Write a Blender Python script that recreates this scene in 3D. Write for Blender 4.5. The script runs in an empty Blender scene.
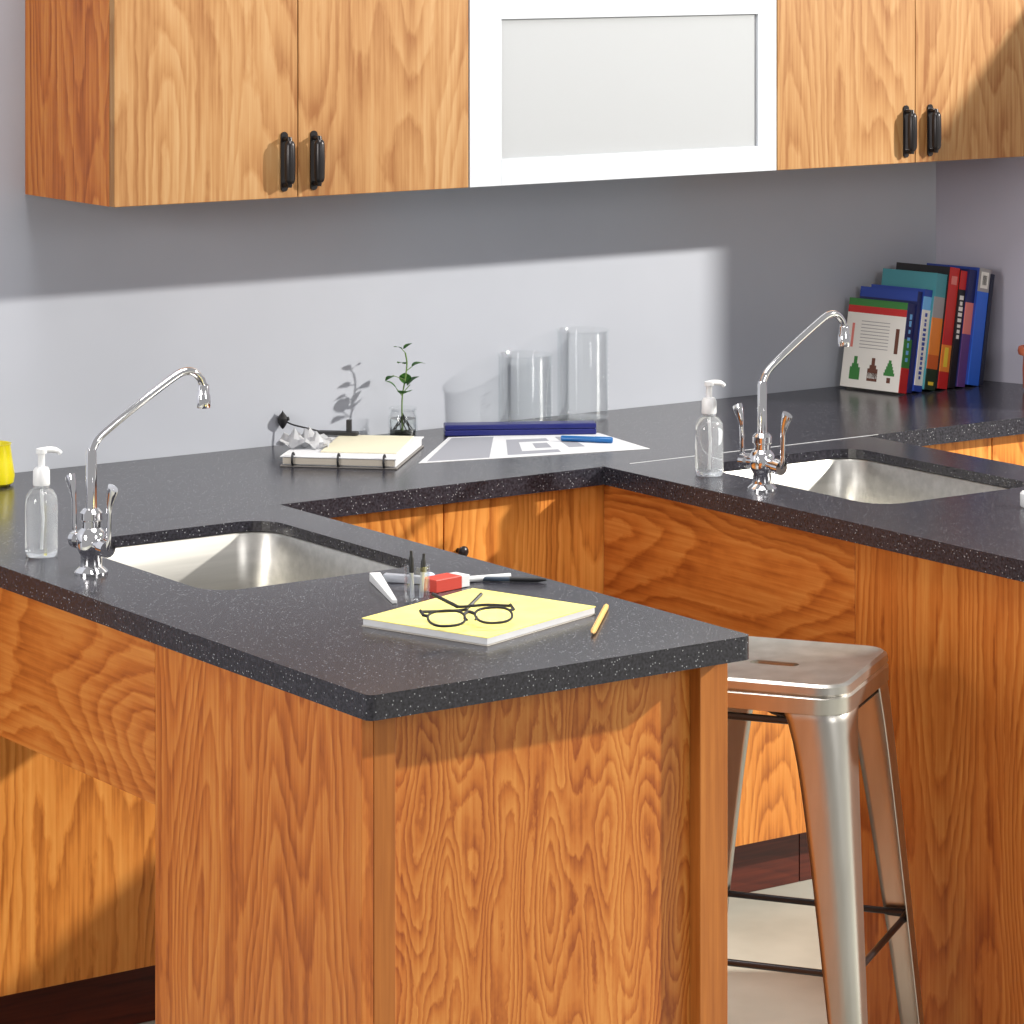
import bpy, bmesh, math, random
from mathutils import Vector, Matrix
R = math.radians
random.seed(4)
S = bpy.context.scene
C = S.collection

# ------------------------------------------------------------------ camera
cd = bpy.data.cameras.new('camera'); cam = bpy.data.objects.new('camera', cd); C.objects.link(cam)
cam.location = (-2.87, -5.7369, 1.9653)
cam.rotation_euler = (R(90), 0, -0.6118)
cd.sensor_width = 36; cd.lens = 3348.0 / 1024 * 36
cd.shift_y = -(512 + 82.02) / 1024
cd.clip_end = 60
S.camera = cam

# ------------------------------------------------------------------ light
w = bpy.data.worlds.new('world'); S.world = w; w.use_nodes = True
bg = w.node_tree.nodes['Background']
bg.inputs[0].default_value = (1.0, 0.98, 0.98, 1); bg.inputs[1].default_value = 0.37

def area(name, loc, target, size, power, color=(1, 1, 1), sy=None):
    l = bpy.data.lights.new(name, 'AREA'); l.energy = power; l.color = color
    l.shape = 'DISK' if sy is None else 'RECTANGLE'; l.size = size
    if sy: l.size_y = sy
    o = bpy.data.objects.new(name, l); C.objects.link(o); o.location = loc
    o.rotation_euler = (Vector(target) - Vector(loc)).to_track_quat('-Z', 'Y').to_euler()
    return o
area('key_lamp', (5.1, -4.0, 3.49), (0.7, -0.8, 0.9), 0.18, 565, (1.0, 0.96, 0.88))
area('frontal_softbox', (0.6, -6.2, 2.6), (0.7, 0, 1.1), 1.2, 40, (1.0, 0.98, 0.96))
area('left_fill', (-4.6, -2.0, 2.2), (-0.4, -0.9, 0.9), 1.4, 115, (1.0, 0.96, 0.92))  # unseen fill, added to lift the left-facing oak panels
area('overhead_fill', (0.2, -1.5, 3.6), (0.2, -1.4, 0.9), 1.6, 70, (1.0, 0.97, 0.95))  # unseen fill, added overhead to brighten the worktop tops
S.view_settings.view_transform = 'Standard'; S.view_settings.look = 'None'
S.view_settings.gamma = 1; S.view_settings.use_curve_mapping = False
S.view_settings.exposure = 0.0

# ------------------------------------------------------------------ materials
def srgb(r, g, b):
    f = lambda c: (c / 255 / 12.92) if c / 255 <= .04045 else ((c / 255 + .055) / 1.055) ** 2.4
    return (f(r), f(g), f(b), 1)
def mat(name, col, rough=.5, metal=0, **kw):
    m = bpy.data.materials.new(name); m.use_nodes = True
    b = m.node_tree.nodes['Principled BSDF']
    b.inputs['Base Color'].default_value = col; b.inputs['Roughness'].default_value = rough; b.inputs['Metallic'].default_value = metal
    for k, v in kw.items(): b.inputs[k.replace('_', ' ')].default_value = v
    return m
def N(m, t, **kw):
    n = m.node_tree.nodes.new(t)
    for k, v in kw.items(): setattr(n, k, v)
    return n
def noisy(name, c1, c2, scale, rough=.5, metal=0, mapping=(1, 1, 1), detail=4, bump=0, **kw):
    m = mat(name, c1, rough, metal, **kw); L = m.node_tree.links; b = m.node_tree.nodes['Principled BSDF']
    tc = N(m, 'ShaderNodeTexCoord'); mp = N(m, 'ShaderNodeMapping'); mp.inputs['Scale'].default_value = mapping
    no = N(m, 'ShaderNodeTexNoise'); no.inputs['Scale'].default_value = scale; no.inputs['Detail'].default_value = detail
    rp = N(m, 'ShaderNodeValToRGB'); rp.color_ramp.elements[0].position = .35; rp.color_ramp.elements[1].position = .65
    rp.color_ramp.elements[0].color = c1; rp.color_ramp.elements[1].color = c2
    L.new(tc.outputs['Object'], mp.inputs['Vector']); L.new(mp.outputs[0], no.inputs['Vector']); L.new(no.outputs['Fac'], rp.inputs[0]); L.new(rp.outputs[0], b.inputs['Base Color'])
    if bump:
        bp = N(m, 'ShaderNodeBump'); bp.inputs['Strength'].default_value = bump; bp.inputs['Distance'].default_value = .001
        L.new(no.outputs['Fac'], bp.inputs['Height']); L.new(bp.outputs[0], b.inputs['Normal'])
    return m

def oak(name, light, mid, dark, axis='z', freq=26, cross=5.0, along=.9, contrast=.8):
    """oak veneer: contour bands of a stretched noise field (cathedral figure) plus fine pores"""
    m = mat(name, mid, .38); nt = m.node_tree; L = nt.links; b = nt.nodes['Principled BSDF']
    b.inputs['Specular IOR Level'].default_value = .35
    tc = N(m, 'ShaderNodeTexCoord'); oi = N(m, 'ShaderNodeObjectInfo')
    mul = N(m, 'ShaderNodeMath', operation='MULTIPLY'); mul.inputs[1].default_value = 37.0; L.new(oi.outputs['Random'], mul.inputs[0])
    add = N(m, 'ShaderNodeVectorMath', operation='ADD'); L.new(tc.outputs['Object'], add.inputs[0]); L.new(mul.outputs[0], add.inputs[1])
    def mapped(c, a):
        mp = N(m, 'ShaderNodeMapping'); mp.inputs['Scale'].default_value = {'z': (c, c, a), 'y': (c, a, c), 'x': (a, c, c)}[axis]
        L.new(add.outputs[0], mp.inputs['Vector']); return mp
    m1 = mapped(cross, along)
    n1 = N(m, 'ShaderNodeTexNoise'); n1.inputs['Scale'].default_value = 1; n1.inputs['Detail'].default_value = 1.2; n1.inputs['Roughness'].default_value = .4
    L.new(m1.outputs[0], n1.inputs['Vector'])
    n1b = N(m, 'ShaderNodeTexNoise'); n1b.inputs['Scale'].default_value = 1; n1b.inputs['Detail'].default_value = 3
    m1b = mapped(cross * 9, along * 16); L.new(m1b.outputs[0], n1b.inputs['Vector'])
    wob = N(m, 'ShaderNodeMath', operation='MULTIPLY_ADD'); wob.inputs[1].default_value = .035; L.new(n1b.outputs['Fac'], wob.inputs[0]); L.new(n1.outputs['Fac'], wob.inputs[2])
    fq = N(m, 'ShaderNodeMath', operation='MULTIPLY'); fq.inputs[1].default_value = freq; L.new(wob.outputs[0], fq.inputs[0])
    fr = N(m, 'ShaderNodeMath', operation='FRACT'); L.new(fq.outputs[0], fr.inputs[0])
    rp = N(m, 'ShaderNodeValToRGB'); e = rp.color_ramp.elements
    e[0].position = 0; e[0].color = (0, 0, 0, 1); e[1].position = .5; e[1].color = (.75, .75, .75, 1)
    x = e.new(.82); x.color = (1, 1, 1, 1); x = e.new(1.0); x.color = (0, 0, 0, 1)
    L.new(fr.outputs[0], rp.inputs[0])
    m2 = mapped(150, 5); n2 = N(m, 'ShaderNodeTexNoise'); n2.inputs['Scale'].default_value = 1; n2.inputs['Detail'].default_value = 3
    L.new(m2.outputs[0], n2.inputs['Vector'])
    m3 = mapped(14, .8); n3 = N(m, 'ShaderNodeTexNoise'); n3.inputs['Scale'].default_value = 1; n3.inputs['Detail'].default_value = 2
    L.new(m3.outputs[0], n3.inputs['Vector'])
    # fac = band*.5 + pores*.35 + broad*.35
    a1 = N(m, 'ShaderNodeMath', operation='MULTIPLY'); a1.inputs[1].default_value = .42 * contrast; L.new(rp.outputs[0], a1.inputs[0])
    a2 = N(m, 'ShaderNodeMath', operation='MULTIPLY_ADD'); a2.inputs[1].default_value = .75; L.new(n2.outputs['Fac'], a2.inputs[0]); L.new(a1.outputs[0], a2.inputs[2])
    a3 = N(m, 'ShaderNodeMath', operation='MULTIPLY_ADD'); a3.inputs[1].default_value = .6; L.new(n3.outputs['Fac'], a3.inputs[0]); L.new(a2.outputs[0], a3.inputs[2])
    sub = N(m, 'ShaderNodeMath', operation='SUBTRACT'); sub.inputs[1].default_value = .36; L.new(a3.outputs[0], sub.inputs[0])
    cr = N(m, 'ShaderNodeValToRGB'); e = cr.color_ramp.elements
    e[0].position = .18; e[0].color = dark; e[1].position = .85; e[1].color = light; x = e.new(.5); x.color = mid
    L.new(sub.outputs[0], cr.inputs[0]); L.new(cr.outputs[0], b.inputs['Base Color'])
    return m
OL, OM, OD = srgb(206, 134, 64), srgb(184, 104, 41), srgb(144, 70, 22)
OAK = oak('oak_veneer', OL, OM, OD)
UL, UM, UD = srgb(178, 142, 98), srgb(162, 119, 73), srgb(134, 86, 44)
OAKU = oak('pale_oak_veneer', UL, UM, UD, freq=22, contrast=.6)
OAKD = oak('door_oak_veneer', srgb(230, 160, 80), srgb(212, 134, 58), srgb(164, 92, 34))
OAKF = oak('figured_oak_veneer', srgb(204, 134, 64), srgb(184, 106, 42), srgb(144, 70, 22), freq=21, cross=14, along=3.2, contrast=1.0)
OAKH = oak('oak_veneer_sideways', OL, OM, OD, axis='y', freq=24, cross=4.0, along=1.2)
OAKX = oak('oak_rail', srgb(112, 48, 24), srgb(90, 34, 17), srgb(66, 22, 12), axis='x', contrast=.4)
OAKP = oak('plain_oak_post', srgb(190, 122, 56), srgb(175, 106, 45), srgb(152, 86, 33), contrast=.15)

# speckled worktop
TOP = mat('speckled_worktop', (.05, .05, .055, 1), .24, IOR=1.45); L = TOP.node_tree.links; b = TOP.node_tree.nodes['Principled BSDF']
tc = N(TOP, 'ShaderNodeTexCoord'); vo = N(TOP, 'ShaderNodeTexVoronoi'); vo.inputs['Scale'].default_value = 250
mpv = N(TOP, 'ShaderNodeMapping'); mpv.inputs['Rotation'].default_value = (.41, .73, .29); L.new(tc.outputs['Object'], mpv.inputs['Vector']); L.new(mpv.outputs[0], vo.inputs['Vector'])
sp = N(TOP, 'ShaderNodeMath', operation='LESS_THAN'); sp.inputs[1].default_value = .26; L.new(vo.outputs['Distance'], sp.inputs[0])
sx = N(TOP, 'ShaderNodeSeparateColor'); L.new(vo.outputs['Color'], sx.inputs[0])
pick = N(TOP, 'ShaderNodeMath', operation='GREATER_THAN'); pick.inputs[1].default_value = .80; L.new(sx.outputs[0], pick.inputs[0])
both = N(TOP, 'ShaderNodeMath', operation='MULTIPLY'); L.new(sp.outputs[0], both.inputs[0]); L.new(pick.outputs[0], both.inputs[1])
n = N(TOP, 'ShaderNodeTexNoise'); n.inputs['Scale'].default_value = 220; L.new(tc.outputs['Object'], n.inputs['Vector'])
r1 = N(TOP, 'ShaderNodeValToRGB'); r1.color_ramp.elements[0].position = .35; r1.color_ramp.elements[1].position = .7
r1.color_ramp.elements[0].color = (.014, .0135, .018, 1); r1.color_ramp.elements[1].color = (.040, .038, .050, 1); L.new(n.outputs['Fac'], r1.inputs[0])
mx = N(TOP, 'ShaderNodeMix', data_type='RGBA'); L.new(both.outputs[0], mx.inputs['Factor']); L.new(r1.outputs[0], mx.inputs['A']); mx.inputs['B'].default_value = (.28, .29, .31, 1)
L.new(mx.outputs['Result'], b.inputs['Base Color'])

WALL = noisy('pale_grey_laminate', srgb(170, 174, 184), srgb(174, 178, 188), 3, .45)
WALLB = noisy('side_wall_paint', srgb(170, 168, 182), srgb(174, 172, 186), 3, .6)
FLOOR = noisy('beige_vinyl_floor', srgb(178, 179, 167), srgb(192, 193, 181), 6, .5, detail=6)
CHROME = mat('chrome', (.86, .86, .88, 1), .07, 1)
STEEL = noisy('brushed_steel_basin', (.50, .49, .46, 1), (.60, .585, .55, 1), 3, .36, .9, mapping=(1, 20, 20))
STOOLM = noisy('brushed_stool_steel', (.46, .44, .40, 1), (.58, .56, .52, 1), 5, .36, 1, mapping=(4, 4, .5))
DARKM = mat('dark_steel', (.05, .05, .055, 1), .35, .8)
BLACK = mat('black_plastic', (.012, .012, .014, 1), .5)
HANDLE = mat('bronzed_black_metal', (.03, .027, .028, 1), .3, .6)
WHITEL = mat('white_lacquer', (.57, .60, .645, 1), .3)
WHITEP = mat('white_plastic', (.74, .75, .76, 1), .35)
FROST = mat('frosted_glass', (.54, .56, .585, 1), .55, Transmission_Weight=.4)
PAPER = noisy('white_paper', (.64, .65, .68, 1), (.69, .70, .72, 1), 30, .8)
GREYP = mat('grey_print', (.30, .31, .35, 1), .8)
CREAM = mat('cream_paper', (.70, .66, .50, 1), .8)
YEL = noisy('yellow_card', srgb(244, 228, 128), srgb(248, 234, 142), 20, .6)
NAVY = mat('navy_plastic', srgb(18, 26, 98), .35)
TEALB = mat('blue_marker_plastic', srgb(20, 96, 160), .3)
def glass(name, col=(1, 1, 1, 1), rough=.02, ior=1.45):
    return mat(name, col, rough, 0, Transmission_Weight=1.0, IOR=ior)
def thin_glass(name, tint, edge=.5):
    """thin-walled clear glass: mostly see-through, glossy towards grazing angles"""
    m = bpy.data.materials.new(name); m.use_nodes = True; nt = m.node_tree; nt.nodes.remove(nt.nodes['Principled BSDF'])
    tr = N(m, 'ShaderNodeBsdfTransparent'); tr.inputs[0].default_value = tint
    gl_ = N(m, 'ShaderNodeBsdfGlossy'); gl_.inputs['Roughness'].default_value = .04; gl_.inputs[0].default_value = (.95, .97, .98, 1)
    fz = N(m, 'ShaderNodeLayerWeight'); fz.inputs[0].default_value = .22; mx_ = N(m, 'ShaderNodeMixShader')
    sc_ = N(m, 'ShaderNodeMath', operation='MULTIPLY'); sc_.inputs[1].default_value = edge
    nt.links.new(fz.outputs['Facing'], sc_.inputs[0]); nt.links.new(sc_.outputs[0], mx_.inputs[0]); nt.links.new(tr.outputs[0], mx_.inputs[1]); nt.links.new(gl_.outputs[0], mx_.inputs[2])
    nt.links.new(mx_.outputs[0], nt.nodes['Material Output'].inputs[0]); return m
GLASS = thin_glass('clear_glass', (.975, .98, .98, 1))
BOTTLE = mat('clear_bottle_plastic', (.93, .96, .98, 1), .05, Transmission_Weight=.82, IOR=1.35)
WATER = glass('water', (.93, .97, .95, 1), 0, 1.33)
LEAF = noisy('leaf_green', srgb(40, 96, 34), srgb(84, 140, 52), 60, .45)
STEM = mat('stem_green', srgb(96, 124, 60), .6)
SOIL = mat('dark_roots', srgb(30, 32, 26), .9)
YGL = mat('yellow_translucent_plastic', srgb(236, 222, 20), .3, Transmission_Weight=.35)
CLAY = noisy('terracotta_clay', srgb(178, 90, 60), srgb(204, 116, 82), 14, .7)
REDP = mat('red_card', srgb(196, 62, 46), .45)
SILV = mat('silver_grey_plastic', srgb(176, 180, 190), .35, .3)
WOODP = mat('pencil_wood', srgb(232, 178, 110), .5)
LEAD = mat('graphite', (.03, .03, .03, 1), .5)

# ------------------------------------------------------------------ mesh helpers
def link(name, bm, m, parent=None, loc=None, rot=None, smooth=False, bevel=0, seg=2, mats=None):
    me = bpy.data.meshes.new(name); bmesh.ops.recalc_face_normals(bm, faces=bm.faces[:]); bm.to_mesh(me); bm.free()
    for q in (mats or [m]): me.materials.append(q)
    o = bpy.data.objects.new(name, me); C.objects.link(o)
    if parent: o.parent = parent
    if loc: o.location = loc
    if rot: o.rotation_euler = rot
    if smooth:
        for p in me.polygons: p.use_smooth = True
        try: me.set_sharp_from_angle(angle=R(38))
        except Exception: pass
    if bevel:
        bv = o.modifiers.new('bevel', 'BEVEL'); bv.width = bevel; bv.segments = seg; bv.limit_method = 'ANGLE'; bv.angle_limit = R(40)
    return o
def thing(name, label, cat, loc=(0, 0, 0), rz=0, group=None, rot=None):
    o = bpy.data.objects.new(name, None); C.objects.link(o); o.location = loc; o.rotation_euler = rot or (0, 0, rz)
    o['label'] = label; o['category'] = cat
    if group: o['group'] = group
    o.empty_display_size = .05
    return o
def tag(o, label, cat, group=None):
    o['label'] = label; o['category'] = cat
    if group: o['group'] = group
    return o
def struct(o): o['kind'] = 'structure'; return o
def box(bm, x0, x1, y0, y1, z0, z1, mi=0):
    vs = [bm.verts.new((x, y, z)) for z in (z0, z1) for y in (y0, y1) for x in (x0, x1)]
    for f in ((0, 2, 3, 1), (4, 5, 7, 6), (0, 1, 5, 4), (2, 6, 7, 3), (0, 4, 6, 2), (1, 3, 7, 5)):
        bm.faces.new([vs[i] for i in f]).material_index = mi
    return vs
def B(*a, **k): bm = bmesh.new(); box(bm, *a, **k); return bm
def prism(bm, pts, z0, z1, mi=0):
    lo = [bm.verts.new((x, y, z0)) for x, y in pts]; hi = [bm.verts.new((x, y, z1)) for x, y in pts]; n = len(pts)
    bm.faces.new(lo[::-1]).material_index = mi; bm.faces.new(hi).material_index = mi
    for i in range(n): bm.faces.new((lo[i], lo[(i + 1) % n], hi[(i + 1) % n], hi[i])).material_index = mi
def rrect(x0, x1, y0, y1, r, n=6):
    out = []
    for cx, cy, a in ((x1 - r, y0 + r, -90), (x1 - r, y1 - r, 0), (x0 + r, y1 - r, 90), (x0 + r, y0 + r, 180)):
        for i in range(n + 1):
            t = R(a + 90 * i / n); out.append((cx + r * math.cos(t), cy + r * math.sin(t)))
    return out
def lathe(bm, prof, n=32, c=(0, 0), z=0, mi=0, closed=False):
    rings = []
    for r, h in prof:
        if r < 1e-6: rings.append([bm.verts.new((c[0], c[1], h + z))])
        else: rings.append([bm.verts.new((c[0] + r * math.cos(2 * math.pi * i / n), c[1] + r * math.sin(2 * math.pi * i / n), h + z)) for i in range(n)])
    prs = list(zip(rings, rings[1:]))
    if closed: prs.append((rings[-1], rings[0]))
    for a, b_ in prs:
        for i in range(n):
            j = (i + 1) % n
            if len(a) == 1 and len(b_) == 1: continue
            if len(a) == 1: f = (a[0], b_[i], b_[j])
            elif len(b_) == 1: f = (a[i], a[j], b_[0])
            else: f = (a[i], a[j], b_[j], b_[i])
            bm.faces.new(f).material_index = mi
def smoothpath(pts, k=8):
    P = [Vector(p) for p in pts]; P = [P[0] * 2 - P[1]] + P + [P[-1] * 2 - P[-2]]; out = []
    for i in range(1, len(P) - 2):
        for s in range(k):
            t = s / k; a, b_, c, d = P[i - 1:i + 3]
            out.append(.5 * ((2 * b_) + (c - a) * t + (2 * a - 5 * b_ + 4 * c - d) * t * t + (3 * b_ - a - 3 * c + d) * t ** 3))
    out.append(P[-2]); return out
def tube(bm, pts, r, n=12, mi=0, flat=None, closed=False):
    """sweep; r scalar or list; flat: (a,b) cross-section scale"""
    P = [Vector(p) for p in pts]; m = len(P); rs = r if isinstance(r, (list, tuple)) else [r] * m
    rings = []; up = None
    for i, p in enumerate(P):
        if closed: t = (P[(i + 1) % m] - P[i - 1]).normalized()
        else: t = (P[min(i + 1, m - 1)] - P[max(i - 1, 0)]).normalized()
        if up is None:
            up = Vector((0, 0, 1)) if abs(t.z) < .9 else Vector((1, 0, 0))
        s = t.cross(up).normalized(); up = s.cross(t).normalized()
        fa, fb = flat or (1, 1)
        rings.append([bm.verts.new(p + (s * math.cos(2 * math.pi * j / n) * fa + up * math.sin(2 * math.pi * j / n) * fb) * rs[i]) for j in range(n)])
    prs = list(zip(rings, rings[1:])) + ([(rings[-1], rings[0])] if closed else [])
    for a, b_ in prs:
        for j in range(n): bm.faces.new((a[j], a[(j + 1) % n], b_[(j + 1) % n], b_[j])).material_index = mi
    if not closed:
        bm.faces.new(rings[0][::-1]).material_index = mi; bm.faces.new(rings[-1]).material_index = mi
def xf(bm, M, start=0):
    bm.verts.ensure_lookup_table()
    for v in bm.verts[start:]: v.co = M @ v.co

# ------------------------------------------------------------------ dimensions
H, T = .914, .0350
HB = H - T
XL, XR, YN, D1, XR2, XR3 = -.43, .236, -1.9225, .5856, .960, 1.6227
DB = .5556
WX, WS = 2.345, .32            # side wall starts at WX and leans outwards by WS per metre
wx = lambda y: WX + WS * (-y)

# ------------------------------------------------------------------ setting
struct(link('floor', B(-3.2, 6.2, -6.6, .1, -.05, 0), FLOOR))
struct(link('wall_back', B(-3.2, 6.2, 0, .1, 0, 3.0), WALL))
bm = bmesh.new(); prism(bm, [(wx(0), -.0005), (wx(-1.22), -1.22), (wx(-1.22) + .12, -1.22), (wx(0) + .12, -.0005)], 0, 1.95)
struct(link('wall_right', bm, WALLB))

# ------------------------------------------------------------------ worktops
T1 = .018
def slab(name, outer, holes, label, lips=()):
    bm = bmesh.new()
    for loop in [outer] + holes:
        vs = [bm.verts.new((x, y, 0)) for x, y in loop]
        for i in range(len(vs)): bm.edges.new((vs[i], vs[(i + 1) % len(vs)]))
    bmesh.ops.triangle_fill(bm, edges=bm.edges[:], use_beauty=True, use_dissolve=False)
    if holes:
        (hx0, hx1, hy0, hy1) = (min(p[0] for p in holes[0]), max(p[0] for p in holes[0]), min(p[1] for p in holes[0]), max(p[1] for p in holes[0]))
        kill = []
        hs = set((round(x, 5), round(y, 5)) for x, y in holes[0])
        for f in bm.faces:
            if all((round(v.co.x, 5), round(v.co.y, 5)) in hs for v in f.verts): kill.append(f)
        if kill: bmesh.ops.delete(bm, geom=kill, context='FACES_ONLY')
    r = bmesh.ops.extrude_face_region(bm, geom=bm.faces[:])
    for v in [g for g in r['geom'] if isinstance(g, bmesh.types.BMVert)]: v.co.z += T1
    for v in bm.verts: v.co.z += T - T1
    # built-up edge: a deeper lip that follows the exposed outer sides
    lw_ = .04; lo = outer; n = len(lo); cx = sum(p[0] for p in lo) / n; cy = sum(p[1] for p in lo) / n
    x0, x1, y0, y1 = min(p[0] for p in lo) + lw_, max(p[0] for p in lo) - lw_, min(p[1] for p in lo) + lw_, max(p[1] for p in lo) - lw_
    rim = bmesh.new()
    for loop in (lo, [(x0, y0), (x1, y0), (x1, y1), (x0, y1)]):
        vs = [rim.verts.new((x, y, 0)) for x, y in loop]
        for i in range(len(vs)): rim.edges.new((vs[i], vs[(i + 1) % len(vs)]))
    bmesh.ops.triangle_fill(rim, edges=rim.edges[:], use_beauty=True, use_dissolve=False)
    ic = set((round(a, 5), round(b_, 5)) for a in (x0, x1) for b_ in (y0, y1))
    kill = [f for f in rim.faces if all((round(v.co.x, 5), round(v.co.y, 5)) in ic for v in f.verts)]
    if kill: bmesh.ops.delete(rim, geom=kill, context='FACES_ONLY')
    r = bmesh.ops.extrude_face_region(rim, geom=rim.faces[:])
    for v in [g for g in r['geom'] if isinstance(g, bmesh.types.BMVert)]: v.co.z += T - T1
    tmp = bpy.data.meshes.new('rim_tmp'); rim.to_mesh(tmp); rim.free(); bm.from_mesh(tmp); bpy.data.meshes.remove(tmp)
    o = link(name, bm, TOP, loc=(0, 0, HB))
    return tag(o, label, 'worktop')
g = .0006
slab('back_worktop', [(-1.3, -D1), (wx(-D1) - .004, -D1), (wx(-.003) - .004, -.003), (-1.3, -.003)], [],
     'long dark speckled worktop running along the back wall')
def pen_outer(x0, x1):
    r = .012; pts = []
    for cx, cy, a in ((x0 + r, YN + r, 180), (x1 - r, YN + r, 270)):
        for i in range(5): t = R(a + 90 * i / 4); pts.append((cx + r * math.cos(t), cy + r * math.sin(t)))
    return pts + [(x1, -D1 - g), (x0, -D1 - g)]
HL = (-.258, .143, -1.2, -.69); HR = (1.105, 1.50, -1.215, -.675)
slab('peninsula_worktop', pen_outer(XL, XR), [rrect(*HL, .06)], 'dark speckled worktop of the near peninsula, with the yellow pad on it')
slab('peninsula_worktop', pen_outer(XR2, XR3), [rrect(*HR, .06)], 'dark speckled worktop of the right-hand peninsula behind the stool')

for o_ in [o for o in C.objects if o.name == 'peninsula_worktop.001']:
    link('seam_glint', B(XR2 + .06, XR3 + .03, -D1 - .003, -D1 - .0007, T, T + .0006), mat('painted_glint', (.55, .56, .58, 1), .35), o_)  # thin pale strip: the edge highlight along the seam, put into its colour
# ------------------------------------------------------------------ base cabinets
def knob_bm():
    bm = bmesh.new(); lathe(bm, [(0, 0), (.005, 0), (.004, .010), (.010, .014), (.011, .019), (.007, .023), (0, .024)], 20); xf(bm, Matrix.Rotation(R(90), 4, 'X')); return bm
def base_unit(x0, x1, seams, knobs, label):
    t = thing('base_cabinet', label, 'cabinet', (x0, -DB, 0), group=None)
    W = x1 - x0
    link('body', B(.0015, W - .0015, .021, DB - .004, .122, HB - .0005), OAK, t)
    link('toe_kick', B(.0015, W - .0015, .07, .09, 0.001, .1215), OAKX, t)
    s = [0] + [a - x0 for a in seams] + [W]
    for i, (a, b_) in enumerate(zip(s, s[1:])):
        d = link('door', B(a + .0015, b_ - .0015, 0, .0205, .123, HB - .001), OAKD, t, bevel=.0012)
        if i < len(knobs) and knobs[i] is not None:
            link('knob', knob_bm(), HANDLE, d, loc=(knobs[i] - x0, 0, .783), smooth=True)
    return t
base_unit(-.77, -.31, [], [-.36], 'oak base cabinet at the left end of the back run')
base_unit(-.31, .61, [.15], [.118, .182], 'oak base cabinet behind the near peninsula, half sunlit below its worktop')
base_unit(.61, 1.53, [1.07], [.642, 1.11], 'oak base cabinet with a dark round knob, left of the right-hand peninsula')
base_unit(1.53, 2.335, [1.998], [1.95, 2.03], 'oak base cabinet below the leaning books, seen at the right edge')

def peninsula(x0, label):
    t = thing('peninsula_cabinet', label, 'cabinet', (x0, 0, 0))
    W = .641; yf = -1.872; yb = -1.293
    link('side_panel', B(0, .02, yf + .0, yb, .001, HB - .0005), OAK, t, bevel=.0012)
    link('side_panel', B(W - .02, W, yf + .03, yb, .001, HB - .0005), OAK, t, bevel=.0012)
    link('corner_stile', B(.0205, .056, yf, yf + .03, .001, HB - .0005), OAKP, t, bevel=.001)
    link('corner_post', B(W - .052, W, yf, yf + .029, .001, HB - .0005), OAKP, t, bevel=.001)
    link('front_panel', B(.0565, W - .0525, yf + .024, yf + .042, .001, HB - .0005), OAKF, t)
    link('back_panel', B(.0205, W - .0205, yb - .018, yb, .001, HB - .0005), OAK, t)
    link('apron', B(0, .02, yb + .001, -DB - .0015, HB - .252, HB - .0005), OAKH, t, bevel=.001)
peninsula(-.41, 'oak end cabinet with open knee space carrying the near peninsula worktop')
peninsula(.980, 'oak end cabinet carrying the right-hand peninsula worktop, behind the metal stool')

# ------------------------------------------------------------------ sinks
def sink(h, label):
    x0, x1, y0, y1 = h; e = .004; cx, cy = (x0 + x1) / 2, (y0 + y1) / 2
    t = thing('sink', label, 'sink', (cx, cy, H - T1), group=None)
    x0 -= cx + e; x1 -= cx - e; y0 -= cy + e; y1 -= cy - e
    bm = bmesh.new(); n = 8
    def ring(ins, z, r): return [bm.verts.new((x, y, z)) for x, y in rrect(x0 + ins, x1 - ins, y0 + ins, y1 - ins, r, n)]
    d = .175
    prof = [(-.022, -.0025, .07), (0, -.0025, .064), (.002, -.005, .062), (.006, -.10, .058), (.010, -d + .03, .055), (.018, -d + .008, .052), (.034, -d, .045), (.09, -d - .004, .03), (.12, -d - .005, .02)]
    rs = [ring(*p) for p in prof]
    for a, b_ in zip(rs, rs[1:]):
        m = len(a)
        for i in range(m): bm.faces.new((a[i], a[(i + 1) % m], b_[(i + 1) % m], b_[i]))
    bm.faces.new(rs[-1])
    o = link('basin', bm, STEEL, t, smooth=True)
    sd = o.modifiers.new('thick', 'SOLIDIFY'); sd.thickness = .0012; sd.offset = -1
    bm = bmesh.new(); lathe(bm, [(0, -.003), (.02, -.003), (.026, .001), (.042, .003), (.045, .0005), (.045, -.001)], 28, z=-d - .003)
    link('drain', bm, CHROME, t, smooth=True)
sink(HL, 'stainless steel sink in the near peninsula, beside the left tap')
sink(HR, 'stainless steel sink in the right-hand peninsula, beside the right tap')

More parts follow.
